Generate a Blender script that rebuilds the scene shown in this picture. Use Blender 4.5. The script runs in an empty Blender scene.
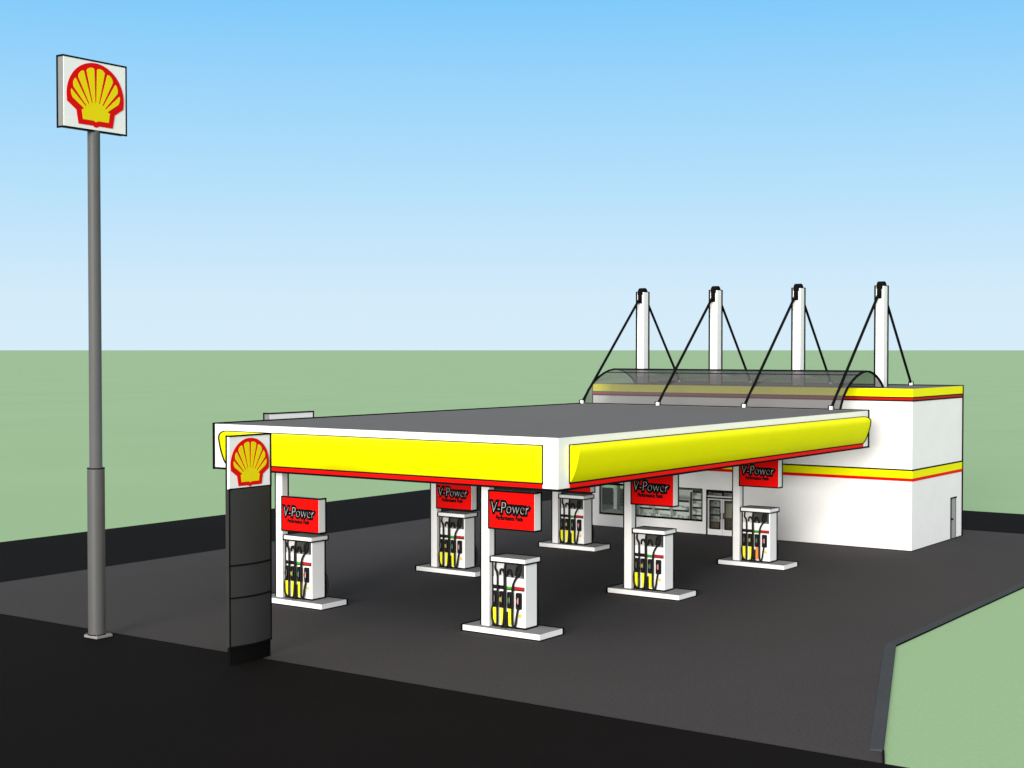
import bpy, math, random
from mathutils import Vector, Matrix
random.seed(4)
PI = math.pi
scene = bpy.context.scene
COL = scene.collection

# ------------------------------------------------------------------ materials
def new_mat(name):
    m = bpy.data.materials.new(name); m.use_nodes = True
    nt = m.node_tree
    return m, nt, nt.nodes['Principled BSDF']

def paint(name, rgb, rough=0.5, var=0.05, scale=3.0, metallic=0.0, spec=0.3, bump=0.0, bscale=60):
    """painted / moulded surface with slight weathering in colour and gloss"""
    m, nt, b = new_mat(name)
    tc = nt.nodes.new('ShaderNodeTexCoord')
    n = nt.nodes.new('ShaderNodeTexNoise'); n.inputs['Scale'].default_value = scale
    n.inputs['Detail'].default_value = 6; n.inputs['Roughness'].default_value = 0.65
    nt.links.new(tc.outputs['Object'], n.inputs['Vector'])
    r = nt.nodes.new('ShaderNodeMapRange')
    r.inputs['From Min'].default_value = 0.3; r.inputs['From Max'].default_value = 0.7
    r.inputs['To Min'].default_value = 1 - var; r.inputs['To Max'].default_value = 1 + var * 0.6
    nt.links.new(n.outputs['Fac'], r.inputs['Value'])
    mx = nt.nodes.new('ShaderNodeVectorMath'); mx.operation = 'SCALE'
    mx.inputs[0].default_value = rgb
    nt.links.new(r.outputs['Result'], mx.inputs['Scale'])
    nt.links.new(mx.outputs['Vector'], b.inputs['Base Color'])
    r2 = nt.nodes.new('ShaderNodeMapRange')
    r2.inputs['To Min'].default_value = max(0.05, rough - 0.08); r2.inputs['To Max'].default_value = min(1, rough + 0.08)
    nt.links.new(n.outputs['Fac'], r2.inputs['Value'])
    nt.links.new(r2.outputs['Result'], b.inputs['Roughness'])
    b.inputs['Metallic'].default_value = metallic
    b.inputs['Specular IOR Level'].default_value = spec
    if bump:
        n2 = nt.nodes.new('ShaderNodeTexNoise'); n2.inputs['Scale'].default_value = bscale; n2.inputs['Detail'].default_value = 4
        nt.links.new(tc.outputs['Object'], n2.inputs['Vector'])
        bp = nt.nodes.new('ShaderNodeBump'); bp.inputs['Strength'].default_value = bump; bp.inputs['Distance'].default_value = 0.01
        nt.links.new(n2.outputs['Fac'], bp.inputs['Height']); nt.links.new(bp.outputs['Normal'], b.inputs['Normal'])
    return m

def ground_mat(name, rgb, fine, coarse, vf, vc, rough=0.95, bump=0.15, spec=0.1):
    m, nt, b = new_mat(name)
    tc = nt.nodes.new('ShaderNodeTexCoord')
    def noise(s, d):
        n = nt.nodes.new('ShaderNodeTexNoise'); n.inputs['Scale'].default_value = s; n.inputs['Detail'].default_value = d
        nt.links.new(tc.outputs['Object'], n.inputs['Vector']); return n
    a = noise(fine, 4); c = noise(coarse, 5)
    def rng(n, v):
        r = nt.nodes.new('ShaderNodeMapRange'); r.inputs['From Min'].default_value = .3; r.inputs['From Max'].default_value = .7
        r.inputs['To Min'].default_value = 1 - v; r.inputs['To Max'].default_value = 1 + v
        nt.links.new(n.outputs['Fac'], r.inputs['Value']); return r
    mu = nt.nodes.new('ShaderNodeMath'); mu.operation = 'MULTIPLY'
    nt.links.new(rng(a, vf).outputs[0], mu.inputs[0]); nt.links.new(rng(c, vc).outputs[0], mu.inputs[1])
    mx = nt.nodes.new('ShaderNodeVectorMath'); mx.operation = 'SCALE'; mx.inputs[0].default_value = rgb
    nt.links.new(mu.outputs[0], mx.inputs['Scale']); nt.links.new(mx.outputs['Vector'], b.inputs['Base Color'])
    b.inputs['Roughness'].default_value = rough; b.inputs['Specular IOR Level'].default_value = spec
    bp = nt.nodes.new('ShaderNodeBump'); bp.inputs['Strength'].default_value = bump; bp.inputs['Distance'].default_value = 0.01
    nt.links.new(a.outputs['Fac'], bp.inputs['Height']); nt.links.new(bp.outputs['Normal'], b.inputs['Normal'])
    return m

def glass_mat(name, tint, alpha, diff, rough=0.08, fres=0.06):
    """thin sheet: part lets light through, part is a smoky body, a little mirror"""
    m = bpy.data.materials.new(name); m.use_nodes = True; nt = m.node_tree; nt.nodes.clear()
    out = nt.nodes.new('ShaderNodeOutputMaterial')
    t = nt.nodes.new('ShaderNodeBsdfTransparent'); t.inputs['Color'].default_value = (*tint, 1)
    d = nt.nodes.new('ShaderNodeBsdfDiffuse'); d.inputs['Color'].default_value = (*diff, 1)
    g = nt.nodes.new('ShaderNodeBsdfGlossy'); g.inputs['Roughness'].default_value = rough; g.inputs['Color'].default_value = (.9, .9, .9, 1)
    a = nt.nodes.new('ShaderNodeMixShader'); a.inputs['Fac'].default_value = alpha
    nt.links.new(t.outputs[0], a.inputs[1]); nt.links.new(d.outputs[0], a.inputs[2])
    lw = nt.nodes.new('ShaderNodeLayerWeight'); lw.inputs['Blend'].default_value = .25
    mm = nt.nodes.new('ShaderNodeMath'); mm.operation = 'MULTIPLY'; mm.inputs[1].default_value = fres * 4
    nt.links.new(lw.outputs['Fresnel'], mm.inputs[0])
    e = nt.nodes.new('ShaderNodeMixShader'); nt.links.new(mm.outputs[0], e.inputs['Fac'])
    nt.links.new(a.outputs[0], e.inputs[1]); nt.links.new(g.outputs[0], e.inputs[2])
    nt.links.new(e.outputs[0], out.inputs['Surface'])
    return m

M = {}
M['white'] = paint('white_paint', (.86, .86, .86), .45, .025, 1.2)
M['wall'] = paint('white_render', (.86, .86, .855), .8, .03, .8, bump=.06, bscale=40)
M['ink'] = paint('black_rubber_seal', (.004, .004, .004), .8, .0, spec=.05)
M['yellow'] = paint('yellow_panel', (.88, .86, .001), .5, .02, 1.0, spec=.04)
M['red'] = paint('red_panel', (.80, .003, .002), .5, .03, 1.0, spec=.06)
M['darkred'] = paint('dark_red_strip', (.42, .008, .005), .5, .04, 1.0, spec=.06)
M['roof'] = paint('grey_roof_felt', (.122, .122, .122), .9, .05, .7, bump=.1, bscale=25)
M['capgrey'] = paint('grey_concrete_and_cap_shade', (.27, .27, .27), .9, .06, 2, bump=.1)
M['pole'] = paint('grey_steel', (.088, .088, .089), .5, .06, 2.0, spec=.25)
M['side'] = paint('grey_sheet_side', (.20, .20, .20), .5, .04, 2.0)
M['plate'] = paint('zinc_plate', (.24, .235, .235), .6, .08, 4)
M['totem'] = paint('charcoal_panel', (.031, .031, .031), .5, .05, 2, spec=.15)
M['plinth'] = paint('black_plinth', (.003, .003, .003), .8, .0, spec=.05)
M['logored'] = paint('emblem_red', (.70, .002, .002), .5, .02, spec=.08)
M['logoyellow'] = paint('emblem_yellow', (.80, .66, .003), .5, .02, spec=.08)
M['lightgrey'] = paint('light_grey_plastic', (.55, .55, .55), .4, .03)
M['screen'] = paint('dark_screen', (.045, .045, .045), .25, .05, spec=.5)
M['midgrey'] = paint('mid_grey_plastic', (.17, .17, .17), .5, .03)
M['black'] = paint('black_plastic', (.006, .006, .006), .5, .05, spec=.2)
M['hose'] = paint('black_hose', (.008, .008, .008), .55, .05, spec=.12)
M['boot'] = paint('bright_yellow_plastic', (.84, .82, .02), .4, .03)
M['orange'] = paint('orange_plastic', (.85, .25, .05), .4, .03)
M['green'] = paint('green_plastic', (.04, .35, .01), .4, .03)
M['maroon'] = paint('maroon_plastic', (.40, .015, .015), .4, .03)
M['olive'] = paint('olive_plastic', (.35, .30, .03), .4, .03)
M['dgreen'] = paint('dark_green_plastic', (.01, .13, .03), .4, .03)
M['badge'] = paint('amber_badge', (.86, .55, .06), .4, .02)
M['beige'] = paint('beige_tile', (.52, .47, .36), .7, .05, 2)
M['brown'] = paint('brown_board', (.10, .06, .035), .7, .1, 4)
M['doorgrey'] = paint('grey_steel_door', (.34, .34, .34), .5, .04)
M['alu'] = paint('aluminium', (.62, .62, .63), .35, .04, 6, metallic=.3)
M['inwall'] = paint('interior_wall', (.84, .84, .83), .8, .02)
M['grass'] = ground_mat('mown_grass', (.322, .495, .280), 9, .05, .045, .03)
M['forecourt'] = ground_mat('forecourt_asphalt', (.060, .0565, .058), 14, .12, .15, .05, spec=.05)
M['road'] = ground_mat('road_asphalt', (.0085, .0074, .0074), 14, .12, .14, .06, spec=.03)
M['kerb'] = ground_mat('kerb_concrete', (.056, .064, .073), 10, .5, .08, .05)
M['vault'] = glass_mat('smoked_glass', (.92, .91, .92), .61, (.078, .078, .079), .2, .02)
M['pane'] = glass_mat('clear_pane', (.95, .98, .96), .03, (.6, .6, .6))

# ------------------------------------------------------------------ mesh builder
class MB:
    def __init__(s): s.v = []; s.f = []; s.mi = []; s.mats = []; s.smooth = []
    def slot(s, m):
        m = M[m] if isinstance(m, str) else m
        if m not in s.mats: s.mats.append(m)
        return s.mats.index(m)
    def add(s, vs, fs, m, smooth=False):
        o = len(s.v); k = s.slot(m); s.v += [tuple(v) for v in vs]
        for f in fs: s.f.append(tuple(i + o for i in f)); s.mi.append(k); s.smooth.append(smooth)
    def box(s, x0, x1, y0, y1, z0, z1, m, top=None, right=None, bev=0.0):
        if bev:
            return s.bbox(x0, x1, y0, y1, z0, z1, m, bev)
        vs = [(x0,y0,z0),(x1,y0,z0),(x1,y1,z0),(x0,y1,z0),(x0,y0,z1),(x1,y0,z1),(x1,y1,z1),(x0,y1,z1)]
        s.add(vs, [(0,3,2,1),(0,1,5,4),(2,3,7,6),(3,0,4,7)], m)
        s.add(vs, [(4,5,6,7)], top or m); s.add(vs, [(1,2,6,5)], right or m)
    def bbox(s, x0, x1, y0, y1, z0, z1, m, b):
        # box with chamfered vertical and top edges
        def ring(i, z): 
            return [(x0+b+i,y0+i,z),(x1-b-i,y0+i,z),(x1-i,y0+b+i,z),(x1-i,y1-b-i,z),(x1-b-i,y1-i,z),(x0+b+i,y1-i,z),(x0+i,y1-b-i,z),(x0+i,y0+b+i,z)]
        R = [ring(0, z0), ring(0, z1-b), ring(b*.7, z1)]
        vs = [p for r in R for p in r]; fs = []
        for k in range(2):
            for i in range(8): j = (i+1) % 8; fs.append((k*8+i, k*8+j, k*8+8+j, k*8+8+i))
        fs.append(tuple(range(16, 24))); fs.append(tuple(reversed(range(8))))
        s.add(vs, fs, m)
    def bar(s, a, b, w, m='ink'):
        """square bar between two points"""
        a = Vector(a); b = Vector(b); d = (b - a).normalized()
        up = Vector((0,0,1)) if abs(d.z) < .9 else Vector((0,1,0))
        u = d.cross(up).normalized(); v = u.cross(d).normalized(); h = w / 2
        a = a - d*h*.98; b = b + d*h*.98
        vs = [p + u*i*h + v*j*h for p in (a, b) for i, j in ((-1,-1),(1,-1),(1,1),(-1,1))]
        s.add(vs, [(0,1,5,4),(1,2,6,5),(2,3,7,6),(3,0,4,7),(0,3,2,1),(4,5,6,7)], m)
    def poly(s, pts, w, m='ink', closed=False):
        n = len(pts)
        for i in range(n if closed else n - 1): s.bar(pts[i], pts[(i+1) % n], w, m)
    def tube(s, pts, r, m, n=8, rs=None):
        pts = [Vector(p) for p in pts]; vs = []; fs = []; u = None
        for i, p in enumerate(pts):
            d = (pts[min(i+1, len(pts)-1)] - pts[max(i-1, 0)]).normalized()
            if u is None:
                u = d.orthogonal().normalized()
            u = (u - d * u.dot(d)).normalized(); w = d.cross(u)
            rr = rs[i] if rs else r
            vs += [p + (u*math.cos(2*PI*k/n) + w*math.sin(2*PI*k/n)) * rr for k in range(n)]
        for i in range(len(pts)-1):
            for k in range(n): j = (k+1) % n; fs.append((i*n+k, i*n+j, i*n+n+j, i*n+n+k))
        s.add(vs, fs, m, True)
        s.add(vs, [tuple(reversed(range(n))), tuple(range((len(pts)-1)*n, len(pts)*n))], m)
    def lathe(s, prof, cx, cy, m, n=32, smooth=True):
        vs = [(cx + r*math.cos(2*PI*k/n), cy + r*math.sin(2*PI*k/n), z) for r, z in prof for k in range(n)]
        fs = []
        for i in range(len(prof)-1):
            for k in range(n): j = (k+1) % n; fs.append((i*n+k, i*n+j, i*n+n+j, i*n+n+k))
        s.add(vs, fs, m, smooth)
        s.add(vs, [tuple(reversed(range(n))), tuple(range((len(prof)-1)*n, len(prof)*n))], m)
    def plate(s, pts, T, d0, d1, m):
        """flat polygon (a,b) -> T(a,b,depth), given thickness"""
        n = len(pts); vs = [T(a, b, d0) for a, b in pts] + [T(a, b, d1) for a, b in pts]
        s.add(vs, [tuple(range(n, 2*n)), tuple(reversed(range(n)))] + [(i, (i+1) % n, n+(i+1) % n, n+i) for i in range(n)], m)
    def build(s, name, parent=None, loc=(0,0,0)):
        me = bpy.data.meshes.new(name); me.from_pydata([tuple(v) for v in s.v], [], s.f)
        for m in s.mats: me.materials.append(m)
        me.polygons.foreach_set('material_index', s.mi); me.polygons.foreach_set('use_smooth', s.smooth)
        me.update()
        o = bpy.data.objects.new(name, me); COL.objects.link(o); o.location = loc
        if parent: o.parent = parent
        return o

def tag(o, label=None, cat=None, group=None, kind=None):
    if label: o['label'] = label
    if cat: o['category'] = cat
    if group: o['group'] = group
    if kind: o['kind'] = kind
    return o
def thing(name, loc, label, cat, group=None):
    o = bpy.data.objects.new(name, None); COL.objects.link(o); o.location = loc
    o.empty_display_size = .3
    return tag(o, label, cat, group)
def copy_tree(o, parent=None):
    c = o.copy(); COL.objects.link(c)
    if parent: c.parent = parent
    for ch in list(o.children): copy_tree(ch, c)
    return c

def text_mesh(txt, T, a0, a1, b0, b1, depth, offset=0.0, shear=0.0, thick=.006):
    """built-in lettering fitted to the box a0..a1 x b0..b1 of plane T; returns verts, faces"""
    cu = bpy.data.curves.new('lettering', 'FONT'); cu.body = txt; cu.size = 1; cu.shear = shear; cu.offset = 0
    cu.resolution_u = 4
    o = bpy.data.objects.new('lettering', cu); COL.objects.link(o)
    bpy.context.view_layer.update()
    dg = bpy.context.evaluated_depsgraph_get()
    me = bpy.data.meshes.new_from_object(o.evaluated_get(dg))
    xs = [v.co.x for v in me.vertices]; ys = [v.co.y for v in me.vertices]
    x0, x1, y0, y1 = min(xs), max(xs), min(ys), max(ys)
    bpy.data.meshes.remove(me)
    cu.offset = offset
    bpy.context.view_layer.update()
    dg = bpy.context.evaluated_depsgraph_get()
    me = bpy.data.meshes.new_from_object(o.evaluated_get(dg))
    vs = []
    for v in me.vertices:
        a = a0 + (v.co.x - x0) / (x1 - x0) * (a1 - a0); b = b0 + (v.co.y - y0) / (y1 - y0) * (b1 - b0)
        vs.append(T(a, b, depth))
    fs = [tuple(p.vertices) for p in me.polygons]
    bpy.data.objects.remove(o); bpy.data.curves.remove(cu); bpy.data.meshes.remove(me)
    return vs, fs

# scallop emblem, (a to the right, b up), width 1, base at b = 0
def scallop(mb, T, d):
    out = [(-.05, 0.0), (-.02, -.022), (.02, -.022), (.05, 0.0), (.30, 0.0), (.335, .20), (.492, .31)]
    n = 40
    t0 = math.asin((.31-.42)/.51)
    for i in range(1, n):
        t = t0 + (PI - 2*t0) * i / n
        out.append((.5*math.cos(t), .42 + .51*math.sin(t)))
    out += [(-.492, .31), (-.335, .20), (-.30, 0.0)]
    mb.plate(out, T, d, d + .012, 'logored')
    O = (0.0, .10)
    def rim(th):       # distance from O to the inner ellipse along th
        c, s_ = math.cos(th), math.sin(th); a, b = .425, .44; ey = .42 - O[1]
        A = c*c/(a*a) + s_*s_/(b*b); B = -2*s_*ey/(b*b); Cc = ey*ey/(b*b) - 1
        return (-B + math.sqrt(B*B - 4*A*Cc)) / (2*A)
    lo, hi = math.radians(31), math.radians(149); N = 8; st = (hi - lo) / N
    hub = [(-.04, .075), (0, .055), (.04, .075), (.225, .075), (.245, .215)]
    r0 = .235
    for i in range(13):
        t = math.radians(31) + (hi - lo) * i / 12; hub.append((O[0] + r0*1.05*math.cos(t), O[1] + r0*1.05*math.sin(t)))
    hub += [(-.245, .215), (-.225, .075)]
    mb.plate(hub, T, d + .010, d + .018, 'logoyellow')
    for k in range(N):
        a, b = lo + st*k, lo + st*(k+1); g = .024; pts = []
        r1 = r0*.98
        gi = .009 / r1
        pts.append((O[0] + r1*math.cos(a+gi), O[1] + r1*math.sin(a+gi)))
        for i in range(9):
            u = i / 8; R = rim(a + (b-a)*u)*(1 - .03*abs(2*u-1)**3); go = g / R
            t = a + go + (b - a - 2*go) * u
            pts.append((O[0] + R*math.cos(t), O[1] + R*math.sin(t)))
        pts.append((O[0] + r1*math.cos(b-gi), O[1] + r1*math.sin(b-gi)))
        mb.plate(pts, T, d + .0105, d + .020, 'logoyellow')

# ------------------------------------------------------------------ ground
def sheet(name, pts, z, m, kind='structure'):
    mb = MB(); mb.add([(x, y, z) for x, y in pts], [tuple(range(len(pts)))], m)
    return tag(mb.build(name), kind=kind)
n = 96; RAD = 60000
gr = MB(); vs = [(0,0,0)]; fs = []
rings = [100, 400, 2000, 10000, RAD]
for r in rings: vs += [(-30 + r*math.cos(2*PI*k/n), 45 + r*math.sin(2*PI*k/n), 0) for k in range(n)]
vs[0] = (-30, 45, 0)
for k in range(n):
    j = (k+1) % n; fs.append((0, 1+k, 1+j))
    for i in range(len(rings)-1): fs.append((1+i*n+k, 1+i*n+n+k, 1+i*n+n+j, 1+i*n+j))
gr.add(vs, fs, 'grass'); tag(gr.build('ground'), kind='structure')
sheet('road', [(-59.2, 16), (140, 16), (140, 30.5), (-48.8, 30.5), (-48.8, 72.7), (140, 72.7), (140, 81.55), (-59.0, 81.55)], .004, 'road')
sheet('forecourt', [(-48.8, 30.5), (-11.75, 30.5), (-16.07, 42.77), (-16.2, 72.7), (-48.8, 72.7)], .008, 'forecourt')
kb = MB()                                                       # kerb between forecourt and grass
prs = [((-12.39, 31.36), (-12.06, 31.36)), ((-16.48, 42.91), (-16.07, 42.77)), ((-16.62, 72.7), (-16.2, 72.7))]
for (p, q), (p2, q2) in zip(prs, prs[1:]):
    h = .06
    vs = [(*p,.009),(*q,.001),(*q2,.001),(*p2,.009),(*p,h*.35),(*q,h),(*q2,h),(*p2,h*.35)]
    kb.add(vs, [(4,5,6,7),(0,4,7,3)], 'kerb'); kb.add(vs, [(1,2,6,5)], 'ink'); kb.add(vs, [(0,1,5,4),(2,3,7,6)], 'kerb')  # grass-side face black: shadow and edge line put into its colour
kb.poly([(-11.72, 30.5, .01), (-12.06, 31.36, .03)], .05)
tag(kb.build('kerb'), kind='structure')

# ------------------------------------------------------------------ tall pole sign
P = thing('pole_sign', (-37.0, 29.75, .004), 'tall grey steel pole with a square white scallop shell sign on top', 'pole sign')
mb = MB(); mb.box(-.31, .31, -.31, .31, 0, .10, 'plate', bev=.015)
for i, j in ((-1,-1),(1,-1),(1,1),(-1,1)): mb.lathe([(.03,.10),(.03,.135)], i*.25, j*.25, 'pole', 6, False)
mb.poly([(-.31,-.31,.004),(.31,-.31,.004),(.31,.31,.004)], .035); mb.build('base_plate', P)
mb = MB(); mb.lathe([(.268,.10),(.268,5.22),(.262,5.30),(.198,5.37),(.192,15.80)], 0, -.05, 'pole', 40)
mb.lathe([(.272,5.29),(.272,5.325)], 0, -.05, 'ink', 40); mb.lathe([(.277,.10),(.277,.13)], 0, -.05, 'ink', 40); mb.build('pole', P)
mb = MB(); x0, x1, y0, y1, z0, z1 = -.12, .15, -1.30, 1.09, 15.78, 17.93
mb.box(x0, x1-.01, y0, y1, z0, z1, 'side'); mb.box(x1-.01, x1+.012, y0+.01, y1-.01, z0+.01, z1-.01, 'white')
w = .05
mb.poly([(x1,y0,z0),(x1,y1,z0),(x1,y1,z1),(x1,y0,z1),(x0,y0,z1),(x0,y0,z0),(x1,y0,z0)], w)
sb = mb.build('sign_box', P)
em = MB(); scallop(em, lambda a, b, d: (x1 + .012 + d, -.10 + a*2.18, z0 + .15 + b*2.08), 0.001); em.build('emblem', sb)

# ------------------------------------------------------------------ totem
Tt = thing('totem_sign', (-30.75, 30.05, .004), 'slim charcoal totem with a white scallop shell panel at its head', 'totem sign')
def totem_part(z0, z1, m, inset=0.0, bulge=.14, seam=True):
    mb = MB(); n = 12; prof = []
    for i in range(n+1):
        t = i / n; prof.append((.16 + bulge*(1-(2*t-1)**2) - inset, -.82 + inset + (1.64 - 2*inset)*t))
    ring = [(.0+inset, -.82+inset)] + prof + [(.0+inset, .82-inset)]
    k = len(ring); vs = [(x, y, z0) for x, y in ring] + [(x, y, z1) for x, y in ring]
    mb.add(vs, [(i, i+1, k+i+1, k+i) for i in range(1, k-2)], m, True)
    mb.add(vs, [(0,1,k+1,k), (k-2,k-1,2*k-1,2*k-2), (k-1,0,k,2*k-1), tuple(range(k,2*k)), tuple(reversed(range(k)))], m)
    if seam: mb.poly([(x+.004, y, z0+.012) for x, y in ring[1:-1]], .045)
    mb.poly([(prof[0][0]-.0,-.82+inset,z0),(prof[0][0],-.82+inset,z1)] , .03); mb.poly([(prof[-1][0],.82-inset,z0),(prof[-1][0],.82-inset,z1)], .04)
    return mb
totem_part(0, .50, 'plinth', .03, .12, False).build('plinth', Tt)
for a, b in ((.50, 1.90), (1.90, 2.83), (2.83, 5.02)):
    totem_part(a+.004, b-.004, 'totem').build('panel', Tt)
mb = MB(); mb.box(.05, .16, -.82, .82, 5.03, 6.55, 'white')
mb.poly([(.165,-.82,5.03),(.165,.82,5.03),(.165,.82,6.55),(.165,-.82,6.55),(.05,-.82,6.55),(.05,-.82,5.03)], .045)
hb = mb.build('sign_box', Tt)
em = MB(); scallop(em, lambda a, b, d: (.161 + d, -.01 + a*1.53, 5.10 + b*1.47), 0.001); em.build('emblem', hb)
for z in (2.70, 3.9, 4.25, 4.6):
    pass

# ------------------------------------------------------------------ canopy
cx0, cx1, cy0, cy1, cb, ct = -38.54, -23.94, 36.11, 60.28, 4.834, 6.394
Cn = thing('canopy', (-31.24, 48.2, 0), 'flat forecourt roof with white rim and bulging yellow fascia over the pumps', 'canopy')
Cl = Vector(Cn.location)
def L(x, y, z): return (x - Cl.x, y - Cl.y, z)
class LB(MB):      # builder that takes world coordinates and stores them relative to an origin
    def __init__(s, org): super().__init__(); s.org = Vector(org)
    def build(s, name, parent=None, loc=(0,0,0)):
        s.v = [tuple(Vector(v) - s.org) for v in s.v]; return super().build(name, parent, loc)
mb = LB(Cl); mb.box(cx0+.14, cx1-.14, cy0+.14, cy1-.14, ct-.25, ct-.002, 'roof'); mb.build('roof_deck', Cn)
mb = LB(Cl); t = .14
mb.box(cx0, cx1, cy0, cy0+t, cb, ct, 'white', top='roof'); mb.box(cx0, cx1, cy1-t, cy1, cb, ct, 'white', top='roof')
mb.box(cx0, cx0+t, cy0+t, cy1-t, cb, ct-.001, 'white', top='roof'); mb.box(cx1-t, cx1, cy0+t, cy1-t, cb, ct-.001, 'white', top='roof')
mb.poly([(cx0,cy0,cb),(cx1,cy0,cb),(cx1,cy1,cb)], .07); mb.poly([(cx0,cy0,cb),(cx0,cy0,ct),(cx0,cy1,ct),(cx1,cy1,ct)], .085); mb.poly([(cx1,cy1,ct),(cx1,cy1,cb)], .08)
mb.build('fascia_frame', Cn)
mb = LB(Cl); mb.box(cx0+t, cx1-t, cy0+t, cy1-t, cb+.12, cb+.17, 'white'); mb.build('soffit', Cn)
prof = [(0, 6.145), (.12, 6.14), (.21, 6.12), (.28, 6.085), (.325, 6.035), (.348, 5.97), (.346, 5.90), (.33, 5.80), (.295, 5.65), (.245, 5.48), (.175, 5.29), (.09, 5.12), (0, 5.008)]
def fascia_panel(T, a0, a1):
    mb = LB(Cl); k = len(prof)
    vs = [T(a, d, z) for a in (a0, a1) for d, z in prof]
    mb.add(vs, [(i, i+1, k+i+1, k+i) for i in range(k-1)], 'yellow', True)
    mb.add([T(a0, d, z) for d, z in prof], [tuple(range(k))], 'yellow'); mb.add([T(a1, d, z) for d, z in prof], [tuple(range(k))], 'yellow')
    w = .05
    mb.poly([T(a0, 0, prof[0][1]), T(a1, 0, prof[0][1])], w); mb.poly([T(a0, .0, prof[-1][1]), T(a1, .0, prof[-1][1])], w)
    mb.poly([T(a1, 0, prof[0][1]), T(a1, 0, prof[-1][1])], w); mb.poly([T(a0, 0, prof[0][1]), T(a0, 0, prof[-1][1])], w)
    return mb
def outline(mb, T, a):      # thin edge bead on the outer end of a panel
    mb.poly([T(a, d + .002, z) for d, z in prof], .05)
Tf = lambda a, d, z: (a, cy0 - d, z); Tr = lambda a, d, z: (cx1 + d, a, z); Tl = lambda a, d, z: (cx0 - d, a, z)
p1 = fascia_panel(Tf, -37.93, -24.50); outline(p1, Tf, -37.93); p1.build('fascia_panel', Cn)
p2 = fascia_panel(Tr, 36.72, 59.66); outline(p2, Tr, 59.66); p2.build('fascia_panel', Cn)
p3 = fascia_panel(Tl, 36.72, 38.2); p3.build('fascia_panel', Cn)
for (x0, x1, y0, y1) in ((-37.93, -24.50, cy0-.03, cy0), (cx1, cx1+.03, 36.72, 59.66)):
    mb = LB(Cl); mb.box(x0, x1, y0, y1, cb+.035, 4.985, 'red'); mb.build('red_strip', Cn)
ISL = [(-28.35, 37.19), (-28.38, 46.09), (-28.40, 54.95), (-37.53, 37.28), (-37.58, 46.20), (-37.62, 55.13)]
for ox, oy in ISL:
    mb = LB(Cl); x0, x1, y0, y1 = ox+.53, ox+.85, oy+.31, oy+.61
    mb.box(x0, x1, y0, y1, .20, cb+.125, 'white', bev=.012)
    mb.poly([(x0, y0, .2), (x0, y0, cb)], .04); mb.poly([(x1, y1, .2), (x1, y1, cb)], .05)
    mb.build('column', Cn)

# back of a square sign fixed to the far side of the canopy
S = thing('canopy_sign', (-38.72, 39.9, 4.9), 'square sign box seen from behind, rising above the far left rim of the canopy roof', 'sign')
mb = MB(); x0, x1, y0, y1, z1 = -.16, .14, -.99, 1.34, 1.755
mb.box(x0, x1-.01, y0, y1, 0, z1, 'side'); mb.box(x1-.01, x1, y0+.005, y1-.005, .005, z1-.005, 'white')
mb.poly([(x0,y0,0),(x0,y0,z1),(x1,y0,z1),(x1,y1,z1),(x1,y1,0)], .05); mb.build('sign_box', S)
em = MB(); mb = MB(); mb.box(x0-.012, x0-.001, y0+.02, y1-.02, .02, z1-.02, 'white'); mb.build('sign_face', S)

# ------------------------------------------------------------------ pump islands, pumps, hanging signs
row = ['nearest in the right row, in front of the other pumps', 'second in the right row, midway to the shop door', 'third in the right row, closest to the blank white shop front',
       'nearest in the left row, partly behind the charcoal totem', 'second in the left row, midway under the canopy', 'third in the left row, closest to the shop corner window']
def island_proto():
    t = thing('pump_island', (*ISL[0], .008), 'white kerbed pump island ' + row[0], 'pump island', 'raised pump islands under the canopy')
    mb = MB(); mb.box(0, 3.02, 0, 1.30, 0, .196, 'white'); 
    w = .06
    mb.poly([(0,0,.0),(3.02,0,.0),(3.02,1.3,.0),(3.02,1.3,.196),(0,1.3,.196),(0,0,.196),(0,0,0)], w); mb.build('kerb', t)
    mb = MB(); mb.box(.03, 2.99, .03, 1.27, .19, .200, 'capgrey'); mb.build('slab', t)
    return t
def sign_proto():
    t = thing('fuel_sign', (ISL[0][0], ISL[0][1], 0), 'red fuel sign', 'fuel sign', 'red signs fixed to the canopy columns')
    x0, x1, y0, y1, z0, z1 = .855, 2.62, .30, .645, 3.345, 4.54
    mb = MB(); mb.box(x0, x1, y0, y1, z0, z1, 'white')
    w = .05
    mb.poly([(x0,y0,z0),(x1,y0,z0),(x1,y1,z0),(x1,y1,z1)], w); mb.poly([(x0,y0,z0),(x0,y0,z1),(x1,y0,z1),(x1,y1,z1)], w)
    mb.build('sign_box', t)
    for s_ in (0, 1):
        yf = y0 if s_ == 0 else y1; dr = -1 if s_ == 0 else 1
        T = (lambda a, b, d: (x0 + a, y0 - d, z0 + b)) if s_ == 0 else (lambda a, b, d: (x1 - a, y1 + d, z0 + b))
        f = MB(); f.plate([(.01,.01),(1.755,.01),(1.755,1.185),(.01,1.185)], T, 0, .014, 'red')
        f = f.build('sign_face', t)
        tx = MB()
        for (txt, a0, a1, b0, b1, ol, sh_) in (('V-Power', .10, 1.58, .50, .86, .030, .12),):
            vs, fs = text_mesh(txt, T, a0, a1, b0, b1, .0165, .135, sh_); tx.add(vs, fs, 'ink')
            vs, fs = text_mesh(txt, T, a0, a1, b0, b1, .0175, .06, sh_); tx.add(vs, fs, 'ink')
            vs, fs = text_mesh(txt, T, a0, a1, b0, b1, .0195, -.035, sh_); tx.add(vs, fs, 'white')
        vs, fs = text_mesh('Performance Fuels', T, .28, 1.32, .29, .42, .0165, .075, .1); tx.add(vs, fs, 'ink')
        tx.build('lettering', f)
    return t
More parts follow.
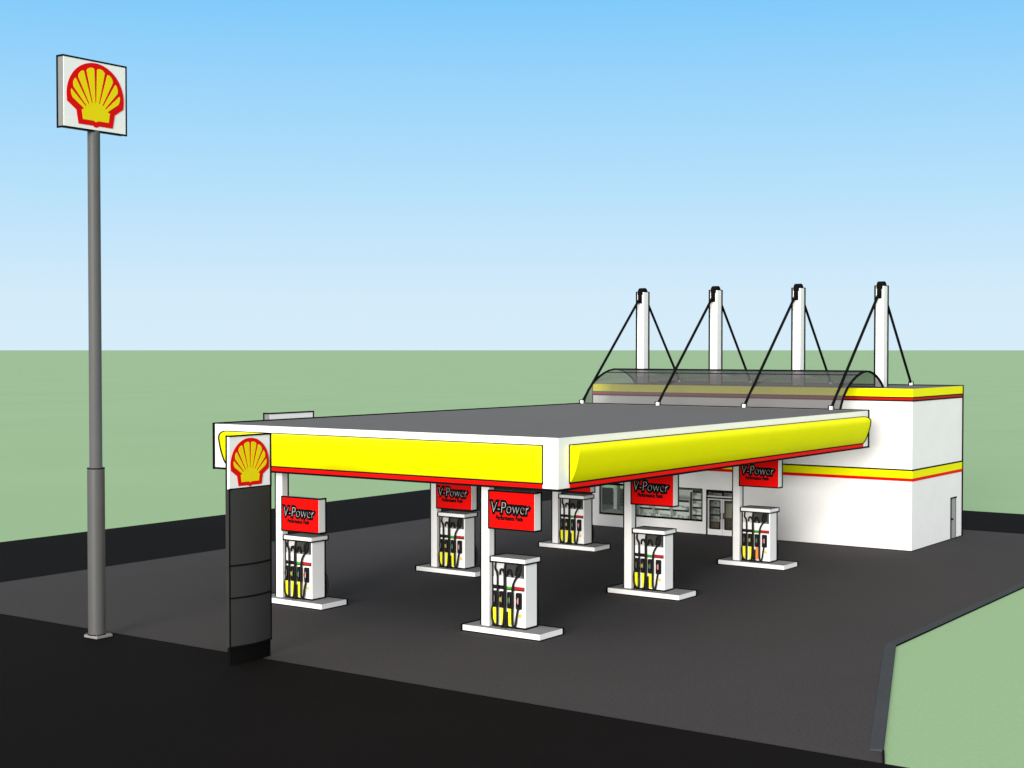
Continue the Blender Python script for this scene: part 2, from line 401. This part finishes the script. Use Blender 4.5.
def rrect(x0, x1, z0, z1, r, n=4):
    pts = []
    for cx, cz, a in ((x1-r, z1-r, 0), (x0+r, z1-r, 90), (x0+r, z0+r, 180), (x1-r, z0+r, 270)):
        for i in range(n+1): t = math.radians(a + 90*i/n); pts.append((cx + r*math.cos(t), cz + r*math.sin(t)))
    return pts
def smooth_path(pts, n=5):
    out = []; P_ = [Vector(p) for p in pts]
    for i in range(len(P_)-1):
        p0 = P_[max(i-1,0)]; p1 = P_[i]; p2 = P_[i+1]; p3 = P_[min(i+2, len(P_)-1)]
        for k in range(n):
            t = k/n
            out.append(.5*((2*p1) + (p2-p0)*t + (2*p0-5*p1+4*p2-p3)*t*t + (3*p1-p0-3*p2+p3)*t**3))
    return out + [P_[-1]]
def pump_proto():
    t = thing('fuel_pump', (ISL[0][0]+1.565, ISL[0][1]+.74, .208), 'white fuel pump', 'fuel pump', 'fuel pumps standing on the islands')
    # local: width x -.625..+.625, depth y -.33..+.33
    X0, X1, Y0, Y1 = -.625, .625, -.33, .33
    mb = MB(); mb.box(X0+.01, X1-.01, Y0+.01, Y1-.01, 0, .05, 'plinth'); mb.poly([(X0,Y0,.02),(X1,Y0,.02),(X1,Y1,.02)], .06); mb.build('plinth', t)
    mb = MB(); mb.box(X0, X1, Y0, Y1, .05, 2.00, 'white', bev=.015)
    mb.poly([(X0,Y0,.05),(X0,Y0,2.0)], .05); mb.poly([(X1,Y1,.05),(X1,Y1,2.0)], .05); mb.build('cabinet', t)
    mb = MB(); mb.box(X0-.06, X1+.035, Y0-.07, Y1+.12, 2.0, 2.145, 'white', top='capgrey')  # white cap, the shade of its top face painted in as grey
    a0, a1, b0, b1 = X0-.06, X1+.035, Y0-.07, Y1+.12
    mb.poly([(a0,b0,2.0),(a1,b0,2.0),(a1,b1,2.0),(a1,b1,2.145),(a0,b1,2.145),(a0,b0,2.145),(a0,b0,2.0)], .045); mb.build('cap', t)
    for sd in (-1, 1):
        # sd = -1 the face towards the road; +1 the face towards the shop
        def T(a, b, d, sd=sd): return (a, Y0 - d, b) if sd < 0 else (-a, Y1 + d, b)
        def pl(name, x0, x1, z0, z1, d0, d1, m, r=0, par=t):
            q = MB(); pts = rrect(x0, x1, z0, z1, r) if r else [(x0,z0),(x1,z0),(x1,z1),(x0,z1)]
            q.plate(pts, T, d0, d1, m); return q.build(name, par)
        pl('side_panel', -.585, -.175, 1.56, 1.985, .001, .012, 'lightgrey')
        dp = pl('display', -.16, .585, 1.555, 1.985, .001, .016, 'screen')
        pl('keypad', -.08, .52, 1.57, 1.62, .016, .022, 'midgrey', par=dp)
        q = MB(); q.plate([(x, z) for x, z in ((-.60,1.30),(.60,1.30),(.60,1.535),(-.60,1.535))], T, .001, .014, 'white'); q.build('price_panel', t)
        q = MB(); q.plate([(-.60,1.17),(.60,1.17),(.60,1.195),(-.60,1.195)], T, .001, .05, 'black')
        q.plate([(-.60,1.195),(-.18,1.195),(-.18,1.285),(-.60,1.285)], T, .001, .03, 'black')
        q.plate([(-.17,1.20),(.19,1.20),(.19,1.27),(-.17,1.27)], T, .001, .045, 'green')
        q.plate([(.20,1.20),(.60,1.20),(.60,1.29),(.20,1.29)], T, .001, .045, 'red' if 0 else 'maroon'); q.build('colour_bar', t)
        for i, (hx, nm) in enumerate(((-.52,'black'), (-.235,'olive'), (.07,'dgreen'), (.40,'maroon'))):
            h = pl('holster', hx-.115, hx+.105, .60, 1.11, .001, .05, 'black', .04)
            q = MB(); q.tube([T(hx-.01,1.00,.06), T(hx-.01,.86,.10), T(hx+.0,.70,.085)], .03, 'black', 8)
            q.plate(rrect(hx-.06, hx+.02, .80, .93, .03), T, .09, .13, nm)
            q.tube([T(hx-.01,.98,.06), T(hx+.03,.92,.13), T(hx+.03,.78,.13)], .012, 'lightgrey' if i == 3 else 'midgrey', 6)
            q.build('nozzle', h)
            if i < 3:
                q = MB(); q.plate([(hx-.055,.60),(hx+.06,.60),(hx+.05,.10),(hx-.035,.08)], T, .01, .085, 'boot'); b_ = q.build('hose_guard', t)
                if i == 2: b_['third'] = 1
        q = MB(); q.plate([(.44+.062*math.cos(2*PI*k/20), .40+.062*math.sin(2*PI*k/20)) for k in range(20)], T, .001, .012, 'badge'); q.build('badge', t)
        paths = [
            [(-.50,1.98,.03),(-.50,1.80,.06),(-.40,1.64,.09),(-.385,1.2,.10),(-.38,.5,.11),(-.385,.12,.11),(-.46,.05,.11),(-.58,.20,.10),(-.615,.5,.08),(-.56,.72,.06)],
            [(-.33,1.62,.02),(-.30,1.75,.06),(-.22,1.79,.08),(-.14,1.70,.09),(-.09,1.5,.10),(-.085,.9,.11),(-.08,.2,.12),(-.05,.03,.12),(-.01,.12,.11),(-.01,.5,.09)],
            [(-.12,1.98,.03),(-.13,1.75,.07),(-.115,1.4,.10),(-.11,.8,.10),(-.14,.2,.11),(-.19,.02,.11),(-.26,.06,.10)],
            [(.46,1.97,.03),(.47,1.80,.06),(.38,1.62,.09),(.25,1.42,.10),(.205,1.2,.11),(.20,.7,.11),(.21,.2,.12),(.26,.06,.12),(.32,.14,.11),(.36,.40,.10),(.39,.66,.06)],
            [(-.05,1.60,.02),(.0,1.76,.06),(.09,1.78,.07),(.14,1.66,.07),(.16,1.58,.03)],
            [(.28,1.62,.02),(.33,1.86,.05),(.40,1.92,.05),(.42,1.7,.05),(.40,1.60,.03)]]
        for pth in paths:
            q = MB(); q.tube(smooth_path([T(*p) for p in pth]), .036, 'hose', 8); q.build('hose', t)
    # hose loop that swings past the far end
    q = MB(); q.tube(smooth_path([(.50,.36,.95),(.63,.42,.75),(.665,.44,.45),(.62,.42,.15),(.5,.40,.05)]), .03, 'hose', 8); q.build('hose', t)
    return t
I0 = island_proto(); S0 = sign_proto(); F0 = pump_proto(); F0.scale = (1, 1, 1.032)
isl_l = ['white pump island closest to the viewer, under the first pump of the right row',
         'white pump island in the middle of the right row, before the shop window',
         'white pump island at the shop end of the right row, before the blank wall',
         'white pump island right beside the charcoal totem, its left end hidden by it',
         'white pump island in the middle of the left row, right end behind a column',
         'white pump island at the shop end of the left row, below the canopy corner']
pmp_l = ['white fuel pump closest to the viewer, standing clear below its red sign',
         'white fuel pump in the middle of the right row, before the shop window shelves',
         'white fuel pump with an orange hose guard, at the shop end of the right row',
         'white fuel pump right beside the charcoal totem, first of the left row',
         'white fuel pump in the middle of the left row, left of the closest column',
         'white fuel pump at the shop end of the left row, below the canopy corner']
sgn_l = ['red fuel sign closest to the viewer, its top edge clear of the canopy rim',
         'red fuel sign in the middle of the right row, overlapping the shop window',
         'red fuel sign in front of the yellow band on the shop wall',
         'red fuel sign right beside the charcoal totem, whole below the canopy rim',
         'red fuel sign in the middle of the left row, left of the closest column',
         'red fuel sign nearly hidden behind the canopy corner, its lower edge just showing']
for i, (ox, oy) in enumerate(ISL):
    a = I0 if i == 0 else copy_tree(I0); a.location = (ox, oy, .008); a['label'] = isl_l[i]
    b = F0 if i == 0 else copy_tree(F0); b.location = (ox+1.565, oy+.74, .208); b['label'] = pmp_l[i]
    c = S0 if i == 0 else copy_tree(S0); c.location = (ox, oy, -.735 if i > 2 else 0); c['label'] = sgn_l[i]
    if i == 2:
        for ch in b.children:
            if ch.get('third'):
                ch.data = ch.data.copy(); ch.data.materials[0] = M['orange']; ch['label'] = 'orange hose guard'
for o in list(COL.objects):
    if o.get('third'): del o['third']

# ------------------------------------------------------------------ shop
sx0, sx1, sy0, sy1, H = -39.97, -23.16, 63.49, 70.29, 7.27
B = thing('shop_building', (-31.5, 66.9, 0), 'white flat roofed filling station shop with yellow and red bands and a smoked glass vault', 'shop')
Bl = Vector(B.location); t = .2
def nb(): return LB(Bl)
# front wall with window band and door opening
wx0, wx1, wz0, wz1 = -39.53, -33.67, .66, 2.22; dx0, dx1, dz1 = -33.46, -31.70, 2.20
mb = nb()
mb.box(sx0, sx1, sy0, sy0+t, 2.22, H-.36, 'wall'); mb.box(sx0, wx0, sy0, sy0+t, 0, 2.22, 'wall'); mb.box(wx0, wx1, sy0, sy0+t, 0, wz0, 'wall')
mb.box(wx1, dx0, sy0, sy0+t, 0, 2.22, 'wall'); mb.box(dx1, sx1, sy0, sy0+t, 0, 2.22, 'wall')
mb.poly([(sx0, sy0-.0, .0), (dx0, sy0, .0)], .07); mb.poly([(dx1, sy0, .0), (sx1, sy0, .0)], .07); mb.build('wall', B)
mb = nb(); mb.box(sx1-t, sx1, sy0+t, sy1, 0, H-.36, 'wall'); mb.poly([(sx1, sy0, .0), (sx1, sy1, .0)], .07); mb.poly([(sx1, sy1, 0), (sx1, sy1, H)], .09); mb.build('wall', B)
mb = nb(); mb.box(sx0+t, sx1-t, sy1-t, sy1, 0, H-.36, 'wall'); mb.build('wall', B)
mb = nb(); wy = [(63.72, 65.56), (65.88, 68.2)]
mb.box(sx0, sx0+t, sy0+t, sy1, 0, .65, 'wall'); mb.box(sx0, sx0+t, sy0+t, sy1, 2.24, H-.36, 'wall')
mb.box(sx0, sx0+t, 65.56, 65.88, .65, 2.24, 'wall'); mb.box(sx0, sx0+t, 68.2, sy1, .65, 2.24, 'wall'); mb.box(sx0, sx0+t, sy0+t, wy[0][0], .65, 2.24, 'wall')
mb.poly([(sx0, sy0, 2.3), (sx0, sy0, H)], .05); mb.build('wall', B)
for a, b in wy:
    f = nb(); f.box(sx0+.06, sx0+.11, a, b, .65, .69, 'alu'); f.box(sx0+.06, sx0+.11, a, b, 2.20, 2.24, 'alu'); f = f.build('window', B)
    p = nb(); p.box(sx0+.08, sx0+.09, a, b, .69, 2.20, 'pane'); p.build('pane', f)
mb = nb(); mb.box(sx0+.03, sx1-.03, sy0+.03, sy1-.03, H-.30, H-.004, 'roof'); mb.poly([(sx0, sy1, H), (sx1, sy1, H)], .08); mb.build('roof', B)
# parapet band, red strip, lower band: rings round the building
def ring(mb, z0, z1, out, m):
    a, b, c, d = sx0-out, sx1+out, sy0-out, sy1+out; k = .03
    mb.box(a, b, c, sy0+k, z0, z1, m); mb.box(a, b, sy1-k, d, z0, z1, m); mb.box(a, sx0+k, sy0+k, sy1-k, z0, z1, m); mb.box(sx1-k, b, sy0+k, sy1-k, z0, z1, m)
mb = nb(); ring(mb, 6.91, H, .02, 'yellow'); ring(mb, 6.865, 6.909, .03, 'ink'); ring(mb, 6.76, 6.864, .02, 'darkred'); ring(mb, 6.70, 6.759, .024, 'ink'); mb.build('stripe', B)
mb = nb(); ring(mb, 3.60, 3.665, .028, 'ink'); ring(mb, 3.265, 3.599, .02, 'yellow'); ring(mb, 3.13, 3.264, .02, 'red'); mb.build('stripe', B)
# front window: frame, mullions, panes
f = nb(); y = sy0 + .05
f.poly([(wx1, sy0, wz0), (wx1, sy0, wz1), (wx0, sy0, wz1), (wx0, sy0, wz0)], .05, closed=True); f.box(wx0, wx1, y, y+.06, wz0, wz0+.05, 'ink'); f.box(wx0, wx1, y, y+.06, wz1-.09, wz1, 'ink')
for x in (wx0, -37.72, wx1-.07): f.box(x, x+.07, y-.003, y+.063, wz0+.05, wz1-.09, 'alu')
for k in range(40): f.box(-37.4+k*.093, -37.35+k*.093, y-.006, y, wz1-.055, wz1-.035, 'lightgrey')
f = f.build('window', B)
p = nb(); p.box(wx0+.07, wx1-.07, y+.025, y+.035, wz0+.05, wz1-.09, 'pane'); p.build('pane', f)
# double door with transom
f = nb(); y = sy0 + .03
f.box(dx0, dx0+.07, y, y+.1, 0, dz1, 'ink'); f.box(dx1-.07, dx1, y, y+.1, 0, dz1, 'ink'); f.box(dx0+.07, dx1-.07, y, y+.1, dz1-.09, dz1, 'ink')
f.box(dx0+.07, dx1-.07, y, y+.1, 1.86, 1.93, 'alu'); f.box(dx0+.07, dx1-.07, y+.02, y+.1, 1.79, 1.855, 'ink'); f.box(dx0+.85, dx0+.92, y+.02, y+.09, 1.93, dz1-.09, 'ink')
f.build('door_frame', B)
p = nb(); p.box(dx0+.07, dx1-.07, y+.055, y+.065, 1.93, dz1-.09, 'pane'); p.build('pane', B)
mid = (dx0+dx1)/2
for a, b, hx in ((dx0+.075, mid-.01, mid-.12), (mid+.01, dx1-.075, mid+.05)):
    f = nb(); f.box(a, b, y+.01, y+.07, .03, .33, 'white'); f.box(a, a+.12, y+.01, y+.07, .33, 1.785, 'lightgrey'); f.box(b-.12, b, y+.01, y+.07, .33, 1.785, 'lightgrey'); f.box(a+.12, b-.12, y+.01, y+.07, 1.70, 1.785, 'lightgrey'); f.poly([(a+.12, y+.012, .33), (b-.12, y+.012, .33), (b-.12, y+.012, 1.70), (a+.12, y+.012, 1.70)], .045, closed=True)
    f = f.build('door', B)
    p = nb(); p.box(a+.12, b-.12, y+.035, y+.045, .33, 1.70, 'pane'); p.build('pane', f)
    q = nb(); q.poly([(hx+.03, y-.05, .85), (hx+.03, y-.05, 1.1)], .035); q.poly([(hx+.03, y-.05, .85), (hx+.03, y+.01, .85)], .03); q.poly([(hx+.03, y-.05, 1.1), (hx+.03, y+.01, 1.1)], .03); q.build('handle', f)
# service door on the right hand wall
f = nb(); f.box(sx1-.02, sx1+.015, 68.69, 69.41, .01, 1.94, 'doorgrey'); f.poly([(sx1+.01, 68.67, .01), (sx1+.01, 68.67, 1.96), (sx1+.01, 69.43, 1.96)], .06)
f.box(sx1+.015, sx1+.02, 69.28, 69.41, .01, 1.93, 'midgrey'); f = f.build('door', B)
q = nb(); q.box(sx1+.02, sx1+.09, 68.75, 68.82, .92, 1.0, 'ink'); q.build('handle', f)
# interior shell
mb = nb(); mb.box(sx0+t, sx1-t, sy0+t, sy1-t, 0.01, .03, 'beige'); mb.build('floor', B)
mb = nb(); mb.box(sx0+t, sx1-t, sy0+t, sy1-t, 2.75, 2.8, 'inwall'); mb.build('ceiling', B)
mb = nb(); mb.box(-37.3, sx1-t, 66.6, 66.7, .03, 2.75, 'inwall'); mb.build('partition', B)
# smoked glass vault from the canopy edge up and over to the shop roof
arc = [(60.30, 6.40), (60.48, 6.70), (60.72, 7.00), (61.02, 7.26), (61.40, 7.50), (61.78, 7.68), (62.2, 7.84), (62.7, 7.97), (63.2, 8.03), (63.65, 8.01), (64.05, 7.93), (64.45, 7.80), (64.8, 7.64), (65.1, 7.45), (65.3, 7.28)]
vx0, vx1 = -38.50, -25.23
mb = nb(); k = len(arc)
mb.add([(x, y, z) for x in (vx0, vx1) for y, z in arc], [(i, i+1, k+i+1, k+i) for i in range(k-1)], 'vault', True)
vg = mb.build('glass_vault', B)
mb = nb()
for x in (vx0, vx1): mb.poly([(x, y, z+.01) for y, z in arc], .08)
mb.bar((vx0, 63.2, 8.04), (vx1, 63.2, 8.04), .085); mb.bar((vx0, 62.35, 7.89), (vx1, 62.35, 7.89), .035); mb.bar((vx0, 65.3, 7.285), (vx1, 65.3, 7.285), .03)
mb.build('glazing_bar', vg)

# ------------------------------------------------------------------ things inside the shop window
def shelf_unit(x0, x1, y0, y1, h, n, label, z0=.03):
    t_ = thing('shelf_unit', ((x0+x1)/2, (y0+y1)/2, z0), label, 'shelf unit', 'shelf units inside the shop')
    o = Vector(t_.location); h0 = h
    mb = LB(o); mb.box(x0, x1, y1-.03, y1, z0, z0+h, 'white'); mb.build('back_panel', t_)
    for x in (x0, x1-.04): mb = LB(o); mb.box(x, x+.04, y0+.02, y1-.03, z0, z0+h, 'lightgrey'); mb.build('upright', t_)
    for i in range(n):
        z = z0 + .1 + (h - .12) * i / max(1, n-1)
        mb = LB(o); mb.box(x0+.04, x1-.04, y0, y1-.03, z-.03, z, 'white'); mb.box(x0+.04, x1-.04, y0-.015, y0, z-.085, z+.005, 'ink')
        s = mb.build('shelf', t_)
        q = LB(o); xx = x0 + .06
        while xx < x1 - .16:
            w_ = random.uniform(.06, .13); hh = random.uniform(.10, .2)
            q.box(xx, xx+w_, y0+.05, y0+.22, z+.001, z+hh, random.choice(['white', 'white', 'lightgrey', 'white'])); xx += w_ + random.uniform(.01, .03)
        if z < z0 + h - .15: q.build('goods', s)
    return t_
shelf_unit(-37.45, -36.62, 63.86, 64.3, 1.55, 4, 'low white shelf unit behind the left part of the shop window')
shelf_unit(-36.58, -35.60, 63.86, 64.3, 1.55, 4, 'low white shelf unit behind the middle of the shop window')
shelf_unit(-35.56, -34.55, 63.86, 64.3, 1.55, 4, 'low white shelf unit next to the taller one in the shop window')
u = shelf_unit(-34.42, -33.62, 63.84, 64.3, 2.05, 6, 'tall white shelf unit with black front edges at the right end of the shop window')
mb = LB(u.location); mb.box(-34.50, -34.42, 63.82, 64.3, .03, 2.0, 'ink'); mb.build('side_panel', u)
shelf_unit(-33.95, -33.12, 64.75, 65.2, 2.0, 6, 'white shelf unit with black edges seen through the left leaf of the shop door')
b = thing('display_platform', (-38.6, 65.7, .03), 'beige platform in the corner window of the shop', 'platform')
mb = MB(); mb.box(-1.10, .85, -1.95, 1.95, 0, .60, 'beige', bev=.01); mb.poly([(-1.1, -1.95, .60), (.85, -1.95, .60)], .03); mb.build('top', b)
b = thing('counter', (-32.62, 64.75, .03), 'beige counter with a brown base behind the right leaf of the shop door', 'counter')
mb = MB(); mb.box(-.5, .6, -.2, .3, 0, .75, 'brown', bev=.01); mb.build('base', b)
mb = MB(); mb.box(-.55, .65, -.25, .32, .75, 1.45, 'beige', bev=.02); mb.build('top', b)
b = thing('storage_crate', (-33.38, 64.25, .03), 'brown crate on the floor behind the left leaf of the shop door', 'crate')
mb = MB(); mb.box(-.32, .32, -.22, .22, 0, .52, 'brown', bev=.01)
for z in (.12, .26, .40): mb.box(-.33, .33, -.235, -.22, z-.05, z+.05, 'brown')
mb.build('body', b)

# ------------------------------------------------------------------ masts on the shop roof
mxs = [-38.50, -34.27, -29.79, -25.60]
mlab = ['white roof mast with black stay cables, leftmost of the four on the shop roof',
        'white roof mast with two black stay cables, second from the left on the shop roof',
        'white roof mast with two black stay cables, third from the left on the shop roof',
        'white roof mast with black stay cables, at the open right end of the glass vault']
def mast_proto():
    t_ = thing('roof_mast', (mxs[0], 66.0, H), mlab[0], 'mast', 'masts with stay cables on the shop roof')
    w, d, top = .21, .25, 4.72
    mb = MB(); mb.box(-w, w, -d, d, 0, top, 'white', bev=.02)
    mb.poly([(-w,-d,0),(-w,-d,top)], .07); mb.poly([(w,d,0),(w,d,top)], .08); mb.poly([(-w,-d,top),(-w,d,top),(w,d,top)], .07); mb.build('post', t_)
    mb = MB(); n = 20; R = .27
    pts = [(R*math.cos(2*PI*k/n), R*math.sin(2*PI*k/n)) for k in range(n)]
    mb.plate(pts, lambda a, b, dd: (dd, a, top - .04 + b), -.15, .15, 'ink'); pu = mb.build('pulley', t_)
    mb = MB(); mb.box(-.11, .11, -d-.05, -d+.02, top-.58, top+.05, 'ink'); mb.build('bracket', t_)
    mb = MB(); mb.box(-.11, .11, d-.02, d+.05, top-.45, top+.05, 'ink'); mb.build('bracket', t_)
    yb, zb = 60.16-66.0, 6.44-H; ye, ze = 69.95-66.0, .10
    mb = MB(); mb.tube([(0,-d-.03,top-.30),(0,yb,zb)], .065, 'ink', 8); mb.build('cable', t_)
    mb = MB(); mb.tube([(0,d+.02,top-.25),(0,ye,ze)], .065, 'ink', 8); mb.build('cable', t_)
    for y_, z_ in ((yb, zb-.04), (ye, ze-.09)):
        mb = MB(); mb.box(-.075, .075, y_-.075, y_+.075, z_, z_+.15, 'white', bev=.015)
        e_ = .08; mb.poly([(-e_,y_-e_,z_),(-e_,y_-e_,z_+.16),(-e_,y_+e_,z_+.16),(e_,y_+e_,z_+.16),(e_,y_+e_,z_)], .045); mb.build('anchor', t_)
    return t_
m0 = mast_proto()
for i, x in enumerate(mxs):
    m_ = m0 if i == 0 else copy_tree(m0); m_.location = (x, 66.0, H); m_['label'] = mlab[i]

# ------------------------------------------------------------------ light
ELEV, AZ = math.radians(5.5), math.radians(15)            # sun behind the viewer, over the right shoulder of the shop front
sdir = Vector((math.sin(AZ)*math.cos(ELEV), -math.cos(AZ)*math.cos(ELEV), math.sin(ELEV)))
sl = bpy.data.lights.new('sun', 'SUN'); sl.energy = 5.0; sl.angle = math.radians(22); sl.color = (1, .955, .89)
so = bpy.data.objects.new('sun', sl); COL.objects.link(so); so.rotation_euler = sdir.to_track_quat('Z', 'Y').to_euler(); so.location = sdir * 100
W = bpy.data.worlds.new('World'); scene.world = W; W.use_nodes = True; nt = W.node_tree
bg = nt.nodes['Background']
sk = nt.nodes.new('ShaderNodeTexSky'); sk.sky_type = 'NISHITA'; sk.sun_disc = False
sk.sun_elevation = ELEV; sk.sun_rotation = math.atan2(sdir.x, sdir.y); sk.air_density = 1.0; sk.dust_density = .4; sk.ozone_density = 2.0
SKY = 0.10
# clear-day gradient with elevation mixed over the physical sky
tc = nt.nodes.new('ShaderNodeTexCoord'); sep = nt.nodes.new('ShaderNodeSeparateXYZ'); nt.links.new(tc.outputs['Generated'], sep.inputs[0])
ra = nt.nodes.new('ShaderNodeValToRGB'); cr = ra.color_ramp; cr.interpolation = 'LINEAR'
stops = [(0.0, (.69, .865, .98)), (.035, (.665, .845, .985)), (.115, (.46, .755, .985)), (.232, (.215, .60, .985)), (.33, (.42, .58, .72)), (.55, (.66, .66, .63)), (1.0, (.66, .65, .62))]
cr.elements[0].position = 0; cr.elements[1].position = 1
for i, (p_, c_) in enumerate(stops):
    e = cr.elements[0] if i == 0 else (cr.elements[-1] if i == len(stops)-1 else cr.elements.new(p_)); e.color = (*c_, 1)
nt.links.new(sep.outputs['Z'], ra.inputs['Fac'])
sc_ = nt.nodes.new('ShaderNodeVectorMath'); sc_.operation = 'SCALE'; sc_.inputs['Scale'].default_value = 1.0 / SKY
# paler, warmer sky on the sun side, brightened to add fill under the canopy
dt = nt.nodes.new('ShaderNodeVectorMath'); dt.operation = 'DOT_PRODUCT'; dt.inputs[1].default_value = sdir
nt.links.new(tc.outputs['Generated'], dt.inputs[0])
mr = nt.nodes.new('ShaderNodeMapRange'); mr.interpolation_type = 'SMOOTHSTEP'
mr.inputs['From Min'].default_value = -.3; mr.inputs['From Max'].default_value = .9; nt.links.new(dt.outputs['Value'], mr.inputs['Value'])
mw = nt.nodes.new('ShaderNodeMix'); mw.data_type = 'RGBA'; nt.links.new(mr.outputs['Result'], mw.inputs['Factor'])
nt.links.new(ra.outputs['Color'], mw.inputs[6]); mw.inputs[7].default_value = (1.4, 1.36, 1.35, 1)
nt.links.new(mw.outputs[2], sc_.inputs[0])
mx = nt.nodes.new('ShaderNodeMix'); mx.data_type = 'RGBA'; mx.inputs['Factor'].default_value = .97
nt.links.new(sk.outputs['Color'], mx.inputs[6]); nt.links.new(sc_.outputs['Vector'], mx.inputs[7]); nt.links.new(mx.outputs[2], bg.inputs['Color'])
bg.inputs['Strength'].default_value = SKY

# ------------------------------------------------------------------ camera
cam = bpy.data.cameras.new('camera'); co = bpy.data.objects.new('camera', cam); COL.objects.link(co); scene.camera = co
F = Vector((-.57845116, .81538807, -.02316348)).normalized()
co.location = (0, 0, 9); co.rotation_euler = F.to_track_quat('-Z', 'Y').to_euler()
cam.sensor_fit = 'HORIZONTAL'; cam.sensor_width = 36; cam.lens = 1463.656 / 1024 * 36
cam.clip_start = .5; cam.clip_end = 200000
vs_ = scene.view_settings; vs_.view_transform = 'Standard'; vs_.look = 'None'; vs_.gamma = 1; vs_.exposure = 0; vs_.use_curve_mapping = False
scene.cycles.max_bounces = 8; scene.cycles.transparent_max_bounces = 16
